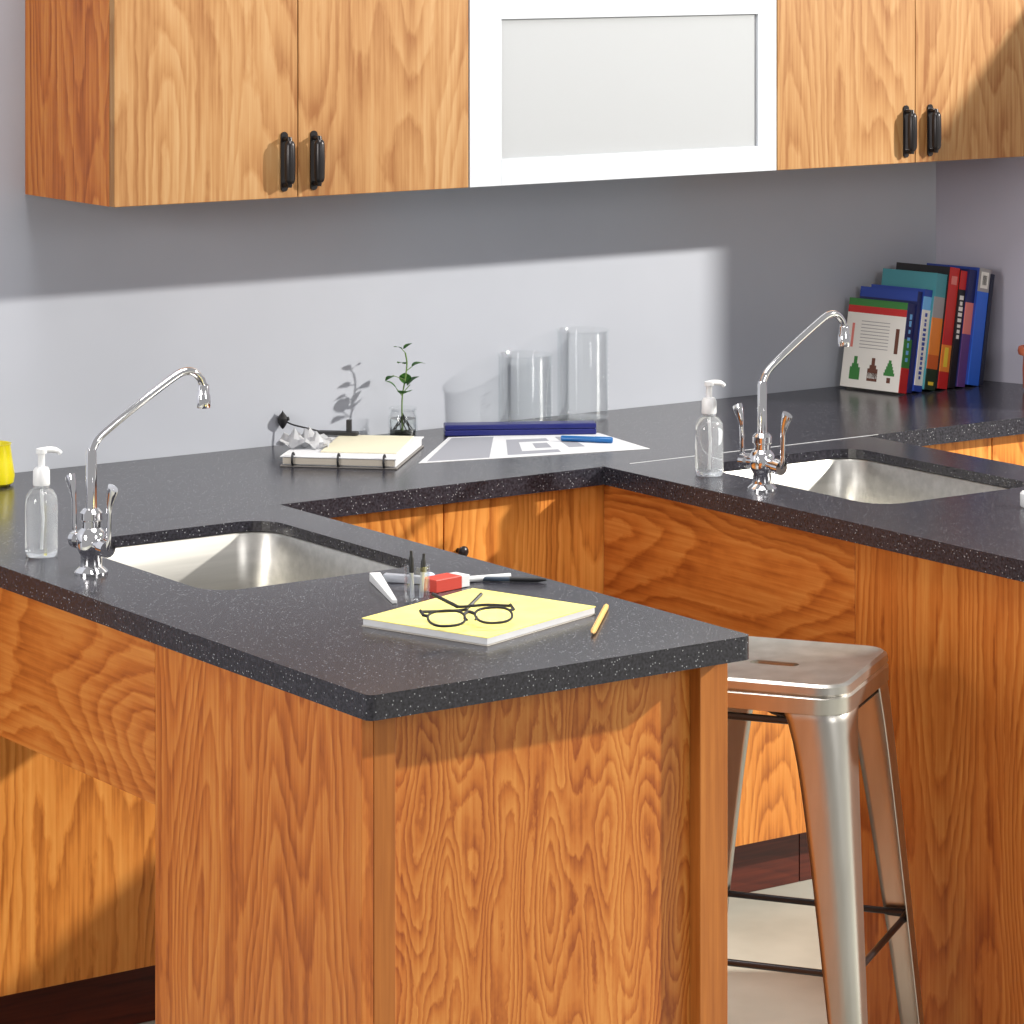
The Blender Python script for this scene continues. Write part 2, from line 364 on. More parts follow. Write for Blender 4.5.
# ------------------------------------------------------------------ taps
def faucet(x, y, spin, label):
    t = thing('faucet', label, 'tap', (x, y, H + .0003), group=None)
    bm = bmesh.new()
    lathe(bm, [(0, 0), (.027, 0), (.027, .004), (.023, .008), (.018, .012), (.017, .03), (.021, .036), (.023, .042), (.023, .064), (.019, .070), (.015, .074), (.015, .084), (.018, .087), (.018, .098), (.013, .104), (0, .104)], 28)
    link('body', bm, CHROME, t, smooth=True)
    for s in (-1, 1):
        bm = bmesh.new()
        tube(bm, [(0, s * .015, .050), (0, s * .040, .048)], .0105, 16)
        tube(bm, [(0, s * .040, .048), (0, s * .056, .047)], [.0145, .0135], 16)
        v = link('valve', bm, CHROME, t, smooth=True)
        bm = bmesh.new()
        p = smoothpath([(0, s * .052, .047), (0, s * .058, .062), (0, s * .059, .092), (0, s * .061, .116), (0, s * .066, .132), (0, s * .073, .147)], 5)
        k = len(p); rr = []
        for i in range(k):
            u = i / (k - 1); rr.append(.0042 + (.0058 * max(0, (u - .55) / .45) if u < .93 else .0048) )
        tube(bm, p, rr, 12, flat=(1.35, .8))
        link('wrist_blade', bm, CHROME, v, smooth=True)
    bm = bmesh.new()
    p = [(0, 0, .10), (0, 0, .15)] + [tuple(q) for q in smoothpath([(0, 0, .195), (.012, 0, .215), (.04, 0, .235), (.09, 0, .266), (.15, 0, .300), (.172, 0, .309), (.190, 0, .308), (.204, 0, .297), (.210, 0, .285)], 5)]
    p = [(math.cos(spin) * a, math.sin(spin) * a, c) for a, b_, c in p]
    tube(bm, p, .0066, 16)
    tube(bm, [(0, 0, .1), (0, 0, .19), (0, 0, .2)], [.0092, .0088, .0074], 18)
    sp_ = link('spout', bm, CHROME, t, smooth=True)
    bm = bmesh.new(); lathe(bm, [(0, -.03), (.0105, -.03), (.0115, -.027), (.0115, -.010), (.0095, -.006), (.0095, .006), (.008, .008), (0, .008)], 20, c=(math.cos(spin) * .211, math.sin(spin) * .211), z=.277)
    link('aerator', bm, CHROME, sp_, smooth=True)
faucet(-.339, -.955, R(2), 'chrome gooseneck tap with two blade handles, left of the near sink')
faucet(1.042, -.962, R(4), 'chrome gooseneck tap with two blade handles on the right-hand peninsula')

# ------------------------------------------------------------------ pump bottles
def pump_bottle(x, y, label, nozzle=0):
    t = thing('pump_bottle', label, 'bottle', (x, y, H + .0003), rz=nozzle)
    bm = bmesh.new(); lathe(bm, [(0, .004), (.018, .001), (.024, 0), (.0265, .004), (.0270, .012), (.0268, .085), (.0255, .098), (.019, .108), (.013, .111), (.013, .116), (0, .116)], 32)
    link('bottle_body', bm, BOTTLE, t, smooth=True)
    bm = bmesh.new(); tube(bm, [(0, 0, .012), (.002, 0, .06), (0, 0, .11)], .0022, 8); link('dip_tube', bm, WHITEP, t, smooth=True)
    bm = bmesh.new(); lathe(bm, [(0, .1165), (.0135, .1165), (.0142, .119), (.0138, .140), (.011, .146), (0, .147)], 28); link('collar', bm, WHITEP, t, smooth=True)
    bm = bmesh.new(); lathe(bm, [(0, .146), (.0058, .146), (.0058, .168), (.0088, .169), (.0088, .1765), (.004, .178), (0, .178)], 20)
    tube(bm, smoothpath([(0, 0, .1735), (.014, 0, .1740), (.027, 0, .1715), (.033, 0, .1665)], 4), [.0052] * 8 + [.004] * 5, 10)
    link('pump_head', bm, WHITEP, t, smooth=True)
pump_bottle(-.336, -.775, 'clear pump bottle with white head, left of the near tap', R(-8))
pump_bottle(1.062, -.780, 'clear pump bottle with white head beside the right-hand tap', R(-8))

# ------------------------------------------------------------------ upper cabinets
UZ, UT, UD2 = 1.4406, 2.22, .356
def pull():
    bm = bmesh.new()
    prism(bm, rrect(-.0075, .0075, 0, .112, .0073, 5), 0, .003)
    xf(bm, Matrix.Rotation(R(90), 4, 'X'))
    for z in (.013, .099): tube(bm, [(0, -.002, z), (0, -.017, z)], .0048, 12)
    a = len(bm.verts); prof = [(0, .016), (.006, .016), (.0085, .019), (.0098, .024), (.0104, .056), (.0098, .088), (.0085, .093), (.006, .096), (0, .096)]
    lathe(bm, prof, 20, c=(0, -.022))
    tube(bm, [(0, -.020, .010), (0, -.022, .018)], .005, 10); tube(bm, [(0, -.020, .102), (0, -.022, .094)], .005, 10)
    return bm
def wall_unit(x0, x1, seam, px, label):
    t = thing('wall_cabinet', label, 'cabinet', (x0, -UD2, UZ), group=None); W = x1 - x0; h = UT - UZ
    link('body', B(.001, W - .001, .0205, UD2 - .001, .0, h), OAK, t)
    for i, (a, b_) in enumerate(((0, seam - x0), (seam - x0, W))):
        d = link('door', B(a + .001, b_ - .001, 0, .020, 0, h), OAKU, t, bevel=.0012)
        link('handle', pull(), HANDLE, d, loc=(px[i] - x0, 0, .012), smooth=True)
wall_unit(.024, .803, .414, (.383, .448), 'oak two-door wall cabinet at the upper left')
wall_unit(1.579, 2.342, 1.962, (1.934, 2.003), 'oak two-door wall cabinet at the upper right, over the books')
t = thing('wall_cabinet', 'white wall cabinet with frosted glass door between the oak ones', 'cabinet', (.8045, -UD2, UZ)); W = 1.578 - .8045
bm = bmesh.new(); z1 = UT - UZ
box(bm, 0, .016, .0205, UD2 - .001, 0, z1); box(bm, W - .016, W, .0205, UD2 - .001, 0, z1); box(bm, .016, W - .016, .0205, UD2 - .001, 0, .016)
box(bm, .016, W - .016, .0205, UD2 - .001, z1 - .016, z1); box(bm, .016, W - .016, UD2 - .012, UD2 - .001, .016, z1 - .016); box(bm, W * .535, W * .535 + .016, .024, UD2 - .012, .016, z1 - .016)
box(bm, .016, W - .016, .06, UD2 - .012, .385, .40)
link('body', bm, WHITEL, t)
for za, zb in ((0, .388), (.390, z1)):
    bm = bmesh.new(); s = .062
    s2 = s + .014
    box(bm, .001, s2, 0, .020, za, zb); box(bm, W - s + .012, W - .001, 0, .020, za, zb); box(bm, s2, W - s + .012, 0, .020, za, za + .052); box(bm, s2, W - s + .012, 0, .020, zb - .062, zb)
    d = link('door', bm, WHITEL, t, bevel=.001)
    link('glass_panel', B(s2, W - s + .012, .006, .011, za + .052, zb - .062), FROST, d)

# ------------------------------------------------------------------ stool
def stool():
    t = thing('metal_stool', 'brushed steel bar stool tucked between the two peninsulas', 'stool', (.607, -1.524, 0), rz=R(34))
    sh = .76; s = .160
    bm = bmesh.new(); n = 6
    prof = [(s - .006, sh - .048, .050), (s + .001, sh - .046, .052), (s + .0005, sh - .022, .051), (s - .0025, sh - .019, .050), (s, sh - .015, .050), (s - .002, sh - .004, .046), (s - .008, sh, .040), (s - .016, sh - .0015, .034), (s - .030, sh - .006, .028)]
    rs = [[bm.verts.new((x, y, z)) for x, y in rrect(-a, a, -a, a, r, n)] for a, z, r in prof]
    for a, b_ in zip(rs, rs[1:]):
        m = len(a)
        for i in range(m): bm.faces.new((a[i], a[(i + 1) % m], b_[(i + 1) % m], b_[i]))
    # hand slot in the middle of the seat
    inner = [bm.verts.new((x, y, sh - .0065)) for x, y in rrect(-.013, .013, -.041, .041, .0125, n)]
    a = rs[-1]; m = len(a)
    for i in range(m): bm.faces.new((a[i], a[(i + 1) % m], inner[(i + 1) % m], inner[i]))
    low = [bm.verts.new((v.co.x * .9, v.co.y * .97, sh - .016)) for v in inner]
    for i in range(m): bm.faces.new((inner[i], inner[(i + 1) % m], low[(i + 1) % m], low[i]))
    o = link('seat', bm, STOOLM, t, smooth=True)
    sd = o.modifiers.new('thick', 'SOLIDIFY'); sd.thickness = .0015; sd.offset = -1
    def P(sx, sy, u, q=0):   # u 0 top .. 1 floor
        a = (s - .004) + (.212 - s + .004) * u
        return Vector((sx * a, sy * a, (sh - .03) * (1 - u) + .002 * u))
    for sx in (-1, 1):
        for sy in (-1, 1):
            bm = bmesh.new(); K = 24; rows = []
            for i in range(K + 1):
                u = i / K; c = P(sx, sy, u); wd = .026 * (1 - u) ** 1.2 + .030 + .006 * (1 - u) ** 14; th = .004
                # angle-iron leg with a rounded outer corner
                row = []; ra = .022 * (1 - u) ** 1.5 + .016 + .012 * (1 - u) ** 14
                for k in range(5):
                    f = 1 - k / 4 * .99; row.append((c.x - sx * (wd * f * .80 + ra), c.y, c.z))
                arc = [(c.x - sx * (ra - ra * math.sin(R(a_))), c.y - sy * (ra - ra * math.cos(R(a_))), c.z) for a_ in (15, 30, 45, 60, 75)]
                row += arc
                for k in range(5):
                    f = .01 + k / 4 * .99; row.append((c.x, c.y - sy * (wd * f * .80 + ra), c.z))
                rows.append([bm.verts.new(p) for p in row])
            for r0, r1 in zip(rows, rows[1:]):
                for k in range(len(r0) - 1): bm.faces.new((r0[k], r0[k + 1], r1[k + 1], r1[k]))
            o = link('leg', bm, STOOLM, t, smooth=True)
            sd = o.modifiers.new('thick', 'SOLIDIFY'); sd.thickness = .0018; sd.offset = 0
            c = P(sx, sy, 1); bm = bmesh.new(); prism(bm, rrect(min(c.x, c.x - sx * .036), max(c.x, c.x - sx * .036), min(c.y, c.y - sy * .036), max(c.y, c.y - sy * .036), .008, 4), .0005, .012)
            link('rubber_foot', bm, BLACK, o)
    def rail(a, b_, zf, r, nm, m=DARKM, inset=.012):
        u = 1 - zf / (sh - .03); p, q = P(*a, u), P(*b_, u); d = (q - p).normalized()
        ctr = (P(1, 1, u) + P(-1, -1, u)) / 2
        p2 = p + (ctr - p) * .05 + d * .004; q2 = q + (ctr - q) * .05 - d * .004
        bm = bmesh.new(); tube(bm, [p2, p2 + d * .03, p2 + d * .036, q2 - d * .036, q2 - d * .03, q2], [.0075, .007, r, r, .007, .0075], 10); link(nm, bm, m, t, smooth=True)
    cs = [(-1, -1), (1, -1), (1, 1), (-1, 1)]
    for i in range(4): rail(cs[i], cs[(i + 1) % 4], .315, .0055, 'foot_rail')
    for i in range(4):
        a_, b_ = cs[i], cs[(i + 1) % 4]; kk = s - .022
        bm = bmesh.new(); tube(bm, [(a_[0] * kk, a_[1] * kk, sh - .064), (b_[0] * kk, b_[1] * kk, sh - .064)], .006, 8); link('seat_rail', bm, DARKM, t, smooth=True)
    bm = bmesh.new()
    k = .14
    tube(bm, [(-k, -k, sh - .075), (0, 0, sh - .085), (k, k, sh - .075)], .006, 8); link('cross_brace', bm, DARKM, t, smooth=True)
    bm = bmesh.new(); tube(bm, [(-k, k, sh - .060), (0, 0, sh - .070), (k, -k, sh - .060)], .006, 8); link('cross_brace', bm, DARKM, t, smooth=True)
stool()

# ------------------------------------------------------------------ books
SP = {}
def flat(name, r, g, b_, rough=.42):
    if name not in SP: SP[name] = mat(name, srgb(r, g, b_), rough)
    return SP[name]
W_, K_ = flat('print_white', 226, 222, 214), flat('print_black', 22, 20, 24)
RD, GR, BL, DB_ = flat('print_red', 186, 36, 34), flat('print_green', 52, 120, 52), flat('print_blue', 36, 64, 150), flat('print_dark_blue', 24, 30, 84)
TE, OR, PU, BR = flat('print_teal', 70, 140, 150), flat('print_orange', 226, 130, 50), flat('print_purple', 96, 60, 120), flat('print_brown', 96, 52, 34)
SK, GY, CY, PK = flat('print_bright_blue', 42, 96, 200), flat('print_grey', 150, 146, 146), flat('print_light_blue', 110, 170, 220), flat('print_pink', 214, 120, 110)
BROWNT, YLW = flat('print_brown_orange', 196, 92, 40), flat('print_yellow', 228, 196, 60)
def book(x, thick, h, depth, cover, spine, label, lean, front=None, marks=None, y=-.185, yaw=R(11)):
    """cover/spine: list of (top fraction, material) from the bottom up"""
    t = thing('book', label, 'book', (x, y, H + .0005), rot=(0, lean, yaw), group=None)
    t.rotation_mode = 'XYZ'
    ms = []
    def mi(m):
        if m not in ms: ms.append(m)
        return ms.index(m)
    bm = bmesh.new(); c = .0022; z = 0
    for f, m in spine:
        box(bm, -thick, 0, 0, c, z * h, f * h, mi(m)); z = f
    for xa, xb in ((-thick, -thick + c), (-c, 0)):
        z = 0
        for f, m in cover: box(bm, xa, xb, c, depth, z * h, f * h, mi(m)); z = f
    if marks:
        for a, b_, wf, m in marks: box(bm, -thick * (.5 + wf / 2), -thick * (.5 - wf / 2), -.0004, 0, a * h, b_ * h, mi(m))
    if front:
        for a, b_, z0, z1_, m in front: box(bm, -thick - .0004, -thick, a * depth, b_ * depth, z0 * h, z1_ * h, mi(m))
    link('cover', bm, None, t, mats=ms)
    link('pages', B(-thick + c + .0002, -c - .0002, c + .0002, depth - .004, .004, h - .004), CREAM, t)
    return t
lean = R(10.5); GP = 'books leaning in the corner'
rr = random.Random(3)
def lettering(z0, z1_, n, m, wf=.45):
    out = []
    for i in range(n):
        a = z0 + (z1_ - z0) * i / n; out.append((a, a + (z1_ - z0) / n * rr.uniform(.45, .8), wf * rr.uniform(.6, 1.1), m))
    return out
def bottlepic(cx, z0, m, sc=1):   # bottle silhouette made of a body, a shoulder and a neck
    return [(cx - .085 * sc, cx + .085 * sc, z0, z0 + .14, m), (cx - .055 * sc, cx + .055 * sc, z0 + .14, z0 + .18, m), (cx - .028 * sc, cx + .028 * sc, z0 + .18, z0 + .26, m)]
fr = []
fr += bottlepic(.78, .09, GR); fr += bottlepic(.48, .09, BROWNT and BR); 
for k in range(5): fr.append((.20 - .09 + k * .017, .20 + .09 - k * .017, .17 + k * .035, .205 + k * .035, GR))
fr.append((.17, .23, .09, .15, BR)); fr.append((.40, .56, .12, .18, W_))
for k in range(9): fr.append((.27, .75, .45 + k * .037, .458 + k * .037, GY))
fr += [(.10, .16, .42, .70, BR), (.86, .90, .45, .72, PK)]
xs = 2.060; X_ = lambda a: a / math.cos(lean) + .0012
books = [
 (.027, .198, .165, [(.84, W_), (.92, RD), (1, GR)], [(.28, RD), (.6, GR), (1, DB_)], 'white-covered book with bottle pictures, front of the leaning row', fr, lettering(.35, .9, 7, CY, .35)),
 (.014, .224, .162, [(.9, DB_), (1, BL)], [(1, DB_)], 'thin dark blue book directly behind the white-covered one', None, None),
 (.028, .226, .150, [(1, BL)], [(.06, BL), (.80, W_), (.93, CY), (1, BL)], 'book with a white lettered spine and blue ends', None, lettering(.12, .78, 14, BL, .35)),
 (.038, .258, .152, [(1, TE)], [(.18, flat('print_dark_green', 30, 52, 34)), (.3, BROWNT), (.62, OR), (.8, GY), (1, TE)], 'tall teal book with an orange patch on its spine', None, [(.04, .07, .5, YLW)]),
 (.034, .270, .152, [(.9, K_), (1, K_)], [(.14, RD), (.36, OR), (.5, RD), (1, flat('print_deep_red', 190, 40, 32))], 'tall red book with an orange and red spine', None, [(.18, .34, .4, YLW), (.86, .93, .6, PK)]),
 (.022, .262, .150, [(1, K_)], [(.84, K_), (1, RD)], 'narrow black book with white spine lettering', None, lettering(.42, .80, 8, W_, .6)),
 (.028, .262, .150, [(1, DB_)], [(.45, PU), (.72, PK), (1, DB_)], 'dark blue book with a faded pink picture on its spine', None, [(.03, .12, .6, PU)]),
 (.040, .262, .150, [(1, BL)], [(.8, SK), (1, GY)], 'bright blue book with a grey emblem at the spine top', None, [(.83, .97, .7, W_), (.86, .94, .4, GY)]),
 (.012, .250, .150, [(1, DB_)], [(1, flat('print_blue_black', 22, 26, 48))], 'thin blue-black book nearest the side wall', None, None)]
for th, h, dp, cov, spn, lab, front, marks in books:
    xs += X_(th)
    book(xs, th, h, dp, cov, spn, lab, lean, front, marks)

# ------------------------------------------------------------------ pot at the right edge
bm = bmesh.new(); lathe(bm, [(0, 0), (.040, 0), (.046, .008), (.047, .05), (.045, .078), (.056, .082), (.058, .090), (.056, .098), (.046, .099), (.040, .09), (.040, .012), (0, .012)], 36)
tag(link('clay_pot', bm, CLAY, loc=(2.368, -.328, H + .0003), smooth=True), 'orange clay pot with a flared rim at the right picture edge', 'pot')

# ------------------------------------------------------------------ glass beakers
def beaker(x, y, r, h, label, rot=0):
    t = thing('glass_beaker', label, 'beaker', (x, y, H + .0003), rz=rot)
    bm = bmesh.new(); th = .0022
    lathe(bm, [(0, 0), (r - .006, 0), (r - .001, .004), (r, .01), (r, h - .006), (r + .003, h), (r + .001, h + .001), (r - th, h - .006), (r - th, .011), (r - .006, .004), (0, .004)], 40)
    # pouring lip
    for v in bm.verts:
        if v.co.z > h - .012 and v.co.x < -r * .8: v.co.x -= .008 * (1 - abs(v.co.y) / r) 
    link('vessel', bm, GLASS, t, smooth=True)
    bm = bmesh.new()
    for k in range(13):
        z = .02 + k * (h - .045) / 12; ln = .30 if k % 3 == 0 else .17
        pts = [((r + .0003) * math.cos(a), (r + .0003) * math.sin(a), z) for a in [R(-62) + ln * j / 5 for j in range(6)]]
        tube(bm, pts, .0006, 5)
    link('graduation_marks', bm, mat('white_enamel', (.7, .72, .75, 1), .5) if 'white_enamel' not in bpy.data.materials else bpy.data.materials['white_enamel'], t)
beaker(1.290, -.066, .054, .186, 'taller clear glass beaker with graduation marks against the wall', R(20))
beaker(1.140, -.068, .056, .146, 'shorter clear glass beaker left of the taller one', R(20))

# ------------------------------------------------------------------ plant in a jar
t = thing('jar_plant', 'small green seedling growing in a clear water jar', 'plant', (.835, -.072, H + .0003))
bm = bmesh.new(); r, h = .030, .062
lathe(bm, [(0, 0), (r - .003, 0), (r, .004), (r, .044), (r - .004, .052), (r - .004, .056), (r - .001, .058), (r - .001, h), (r - .004, h), (r - .007, .055), (r - .003, .044), (r - .003, .005), (0, .004)], 32)
link('jar', bm, GLASS, t, smooth=True)
bm = bmesh.new(); lathe(bm, [(0, .0045), (r - .0035, .0055), (r - .0035, .040), (0, .040)], 28); link('water', bm, WATER, t, smooth=True)
bm = bmesh.new()
lathe(bm, [(0, .006), (.023, .007), (.024, .012), (.018, .016), (0, .017)], 20)
for k in range(9):
    a = k * .7; tube(bm, smoothpath([(0, 0, .05), (.008 * math.cos(a), .008 * math.sin(a), .032), (.018 * math.cos(a + .5), .018 * math.sin(a + .5), .012)], 3), .0009, 5)
link('roots', bm, SOIL, t)
bm = bmesh.new(); tube(bm, smoothpath([(0, 0, .012), (-.002, 0, .05), (-.001, 0, .085), (.006, 0, .12), (.010, 0, .15), (.006, 0, .172)], 5), .0016, 7)
br = [((-.001, 0, .085), (-.018, -.004, .102)), ((-.001, 0, .09), (.014, -.006, .108)), ((.008, 0, .135), (.026, -.004, .147)), ((.004, 0, .118), (-.022, .004, .128)), ((.006, 0, .172), (-.004, 0, .182)), ((.010, 0, .150), (-.004, -.005, .152))]
for a, b_ in br: tube(bm, [a, b_], .0009, 6)
link('stem', bm, STEM, t)
def leaf(c, ln, wd, az, tilt):
    bm = bmesh.new(); rows = []
    for i in range(9):
        u = i / 8; ww = wd * math.sin(math.pi * min(1, u * .92 + .04)) ** .8 * (1.1 - .35 * u); zz = .10 * ln * math.sin(math.pi * u)
        rows.append([bm.verts.new((u * ln, s * ww, zz - abs(s) * .0 + abs(s) * .15 * ww)) for s in (-1, -.5, 0, .5, 1)])
    for a, b_ in zip(rows, rows[1:]):
        for k in range(4): bm.faces.new((a[k], a[k + 1], b_[k + 1], b_[k]))
    bmesh.ops.solidify(bm, geom=bm.faces[:], thickness=.0004)
    xf(bm, Matrix.Translation(c) @ Matrix.Rotation(az, 4, 'Z') @ Matrix.Rotation(-tilt, 4, 'Y'))
    return bm
for c, ln, wd, az, ti in (((-.016, -.003, .100), .026, .011, R(150), R(35)), ((.008, -.004, .106), .026, .012, R(-20), R(35)), ((-.003, -.004, .090), .028, .013, R(-100), R(15)), ((.020, -.003, .145), .026, .010, R(-10), R(5)), ((.002, -.004, .150), .020, .008, R(200), R(10)),
                          ((-.018, .003, .126), .022, .007, R(190), R(-15)), ((.002, 0, .180), .020, .006, R(0), R(25)), ((-.002, 0, .180), .018, .006, R(180), R(15)), ((.004, -.003, .110), .022, .010, R(60), R(50))):
    link('leaf', leaf(c, ln * 1.15, wd * 1.35, az, ti), LEAF, t, smooth=True)

# ------------------------------------------------------------------ papers, blue bar and marker
a0 = math.atan2(-.142, .30)
bm = bmesh.new(); 
Q = [(.676, -.352), (.900, -.105), (1.196, -.238), (1.148, -.468)]
Q = [(.688, -.352), (.915, -.118), (1.198, -.246), (1.160, -.468)]
prism(bm, Q, 0, .0006)
def bil(u, v):
    p = [Vector(q) for q in Q]; return (p[0] * (1 - u) + p[3] * u) * (1 - v) + (p[1] * (1 - u) + p[2] * u) * v
def patch(u0, u1, v0, v1, z=.00075):
    prism(bm, [tuple(bil(u, v)) for u, v in ((u0, v0), (u1, v0), (u1, v1), (u0, v1))], .0006, z, 1)
patch(.03, .30, .04, .96); patch(.38, .45, .1, .8); patch(.45, .62, .1, .24); patch(.45, .62, .66, .8); patch(.52, .60, .34, .58); patch(.68, .76, .3, .85)
tag(link('printed_sheet', bm, None, loc=(0, 0, H + .0003), mats=[PAPER, GREYP]), 'white sheet with grey printed blocks lying in front of the beakers', 'paper')
P0, P1 = Vector((.913, -.108)), Vector((1.181, -.262)); dv = P1 - P0
t = thing('blue_case', 'long navy blue case lying in front of the beakers', 'case', (P0.x, P0.y, H + .0012), rz=math.atan2(dv.y, dv.x))
link('case_base', B(0, dv.length, 0, .040, 0, .012), NAVY, t, bevel=.002); link('case_lid', B(0, dv.length, 0, .040, .0125, .0225), NAVY, t, bevel=.002)
P0, P1 = Vector((1.070, -.292)), Vector((1.140, -.372)); dv = P1 - P0
t = thing('marker_pen', 'blue marker pen lying on the printed sheet', 'pen', (P0.x, P0.y, H + .0072), rz=math.atan2(dv.y, dv.x))
def rod(prof, n=14, mi=0):
    bm = bmesh.new(); lathe(bm, prof, n); xf(bm, Matrix.Rotation(R(90), 4, 'Y')); return bm
link('barrel', rod([(0, 0), (.0052, .001), (.0058, .004), (.0058, .070), (0, .070)]), TEALB, t, smooth=True)
link('cap', rod([(0, .0702), (.0062, .0702), (.0062, .103), (.005, .106), (0, .106)]), TEALB, t, smooth=True)

# ------------------------------------------------------------------ ring binder with papers
o_ = Vector((.449, -.232)); e1 = Vector((.164, -.159)); e2 = Vector((.197, .200))
t = thing('ring_binder', 'stack of papers in a low binder with its rings facing front', 'binder', (o_.x, o_.y, H + .0003), rz=math.atan2(e1.y, e1.x))
bw, bd = e1.length, e2.length
link('cover', B(0, bw, 0, bd, 0, .003), flat('grey_board', 120, 116, 112), t, bevel=.001)
link('pages', B(.004, bw - .004, .006, bd - .004, .0032, .018), PAPER, t, bevel=.001)
link('top_cover', B(0, bw, 0, bd, .0182, .0205), PAPER, t, bevel=.001)
bm = bmesh.new(); box(bm, .006, bw - .006, .0005, .0055, .006, .0175)
link('spine_strip', bm, flat('binder_spine', 176, 168, 156), t)
for k in (.11, .5, .89):
    bm = bmesh.new(); c = [(bw * k, .004 + .010 * math.cos(a), .0145 + .012 * math.sin(a)) for a in [2 * math.pi * i / 16 for i in range(16)]]
    tube(bm, c, .0022, 8, closed=True); link('ring', bm, DARKM, t, smooth=True)
bm = bmesh.new(); box(bm, .07, bw - .01, .05, bd - .02, 0, .0022)
s_ = link('cream_sheets', bm, CREAM, loc=(o_.x, o_.y, H + .0212), rot=(0, 0, math.atan2(e1.y, e1.x) + .03))
tag(s_, 'cream sheets lying on top of the ring binder', 'paper')
bm = bmesh.new(); rng = random.Random(5)
G_ = 12
gv = [[bm.verts.new(((i / G_ - .5) * .100, (j / G_ - .5) * .085, .002 + max(0, (.022 * math.sin(i * 1.1 + .4) * math.cos(j * .8) + .016 + rng.uniform(-.005, .006)) * (1 - max(abs(i / G_ - .5), abs(j / G_ - .5)) ** 2 * 2.6)))) for i in range(G_ + 1)] for j in range(G_ + 1)]
for j in range(G_):
    for i in range(G_): bm.faces.new((gv[j][i], gv[j][i + 1], gv[j + 1][i + 1], gv[j + 1][i]))
bmesh.ops.solidify(bm, geom=bm.faces[:], thickness=.0006)
tag(link('crumpled_paper', bm, PAPER, loc=(.548, -.160, H + .0212), rot=(0, 0, R(-40)), smooth=True), 'crumpled white paper on the left corner of the binder', 'paper')
t = thing('wire_stand', 'black wire stand with a pointed tip behind the ring binder', 'stand', (.655, -.075, H + .024), rz=R(-44))
bm = bmesh.new(); prism(bm, rrect(-.020, .062, -.010, .010, .006, 4), 0, .007); link('base', bm, BLACK, t, bevel=.001)
bm = bmesh.new(); prism(bm, rrect(.038, .048, -.006, .006, .002, 3), .007, .030); link('upright', bm, BLACK, t)
bm = bmesh.new(); tube(bm, smoothpath([(-.018, 0, .006), (-.045, 0, .012), (-.072, 0, .018), (-.090, 0, .026)], 5), .0016, 8); link('wire_arm', bm, BLACK, t, smooth=True)
bm = bmesh.new(); lathe(bm, [(0, -.014), (.004, -.010), (.010, 0), (.011, .008), (.007, .014), (.002, .020), (0, .024)], 14, c=(-.092, 0), z=.022)
tube(bm, [(-.092, 0, .026), (-.079, 0, .030)], .004, 8)
link('tip', bm, BLACK, t, smooth=True)

# ------------------------------------------------------------------ yellow flask at left edge
bm = bmesh.new(); lathe(bm, [(0, 0), (.030, 0), (.038, .006), (.040, .018), (.036, .045), (.032, .074), (.034, .078), (.031, .078), (.029, .074), (.033, .045), (.037, .018), (.030, .006), (0, .006)], 32)
tag(link('yellow_cup', bm, YGL, loc=(-.095, -.108, H + .0003), smooth=True), 'bright yellow translucent cup at the left picture edge by the wall', 'cup')
bm = bmesh.new(); lathe(bm, [(0, 0), (.020, 0), (.022, .003), (.022, .024), (.019, .027), (0, .027)], 28)
tag(link('bottle_cap', bm, WHITEP, loc=(1.323, -1.378, H + .0003), smooth=True), 'small white cap at the right picture edge, near the right-hand sink', 'cap')

# ------------------------------------------------------------------ near worktop: pad, glasses, pencil, vial
A = Vector((-.125, -1.762)); an = math.atan2(.091, .27); lw, lh = .274, .232
t = thing('yellow_pad', 'yellow notebook with white page edges lying on the near worktop', 'notebook', (A.x, A.y, H + .0003), rz=an)
link('back_cover', B(0, lw, 0, lh, 0, .0015), flat('pad_back', 190, 184, 176), t)
link('pages', B(.001, lw - .001, .001, lh - .001, .0016, .0112), PAPER, t, bevel=.001)
link('front_cover', B(0, lw, 0, lh, .0113, .0125), YEL, t)
gz = H + .0003 + .0125
P0, P1 = Vector((.037, -1.797)), Vector((.171, -1.652)); dv = P1 - P0
t = thing('pencil', 'short natural wood pencil lying right of the yellow notebook', 'pencil', (P0.x, P0.y, H + .0046), rz=math.atan2(dv.y, dv.x))
bm = bmesh.new(); lathe(bm, [(0, .018), (.0042, .018), (.0042, dv.length), (0, dv.length)], 6); xf(bm, Matrix.Rotation(R(90), 4, 'Y')); link('barrel', bm, mat('pencil_yellow', srgb(240, 190, 112), .4), t)
link('sharpened_tip', rod([(0, .0045), (.0012, .0045), (.0042, .018), (0, .018)], 12), WOODP, t, smooth=True)
link('lead', rod([(0, 0), (.0011, .0044), (0, .0044)], 8), LEAD, t, smooth=True)

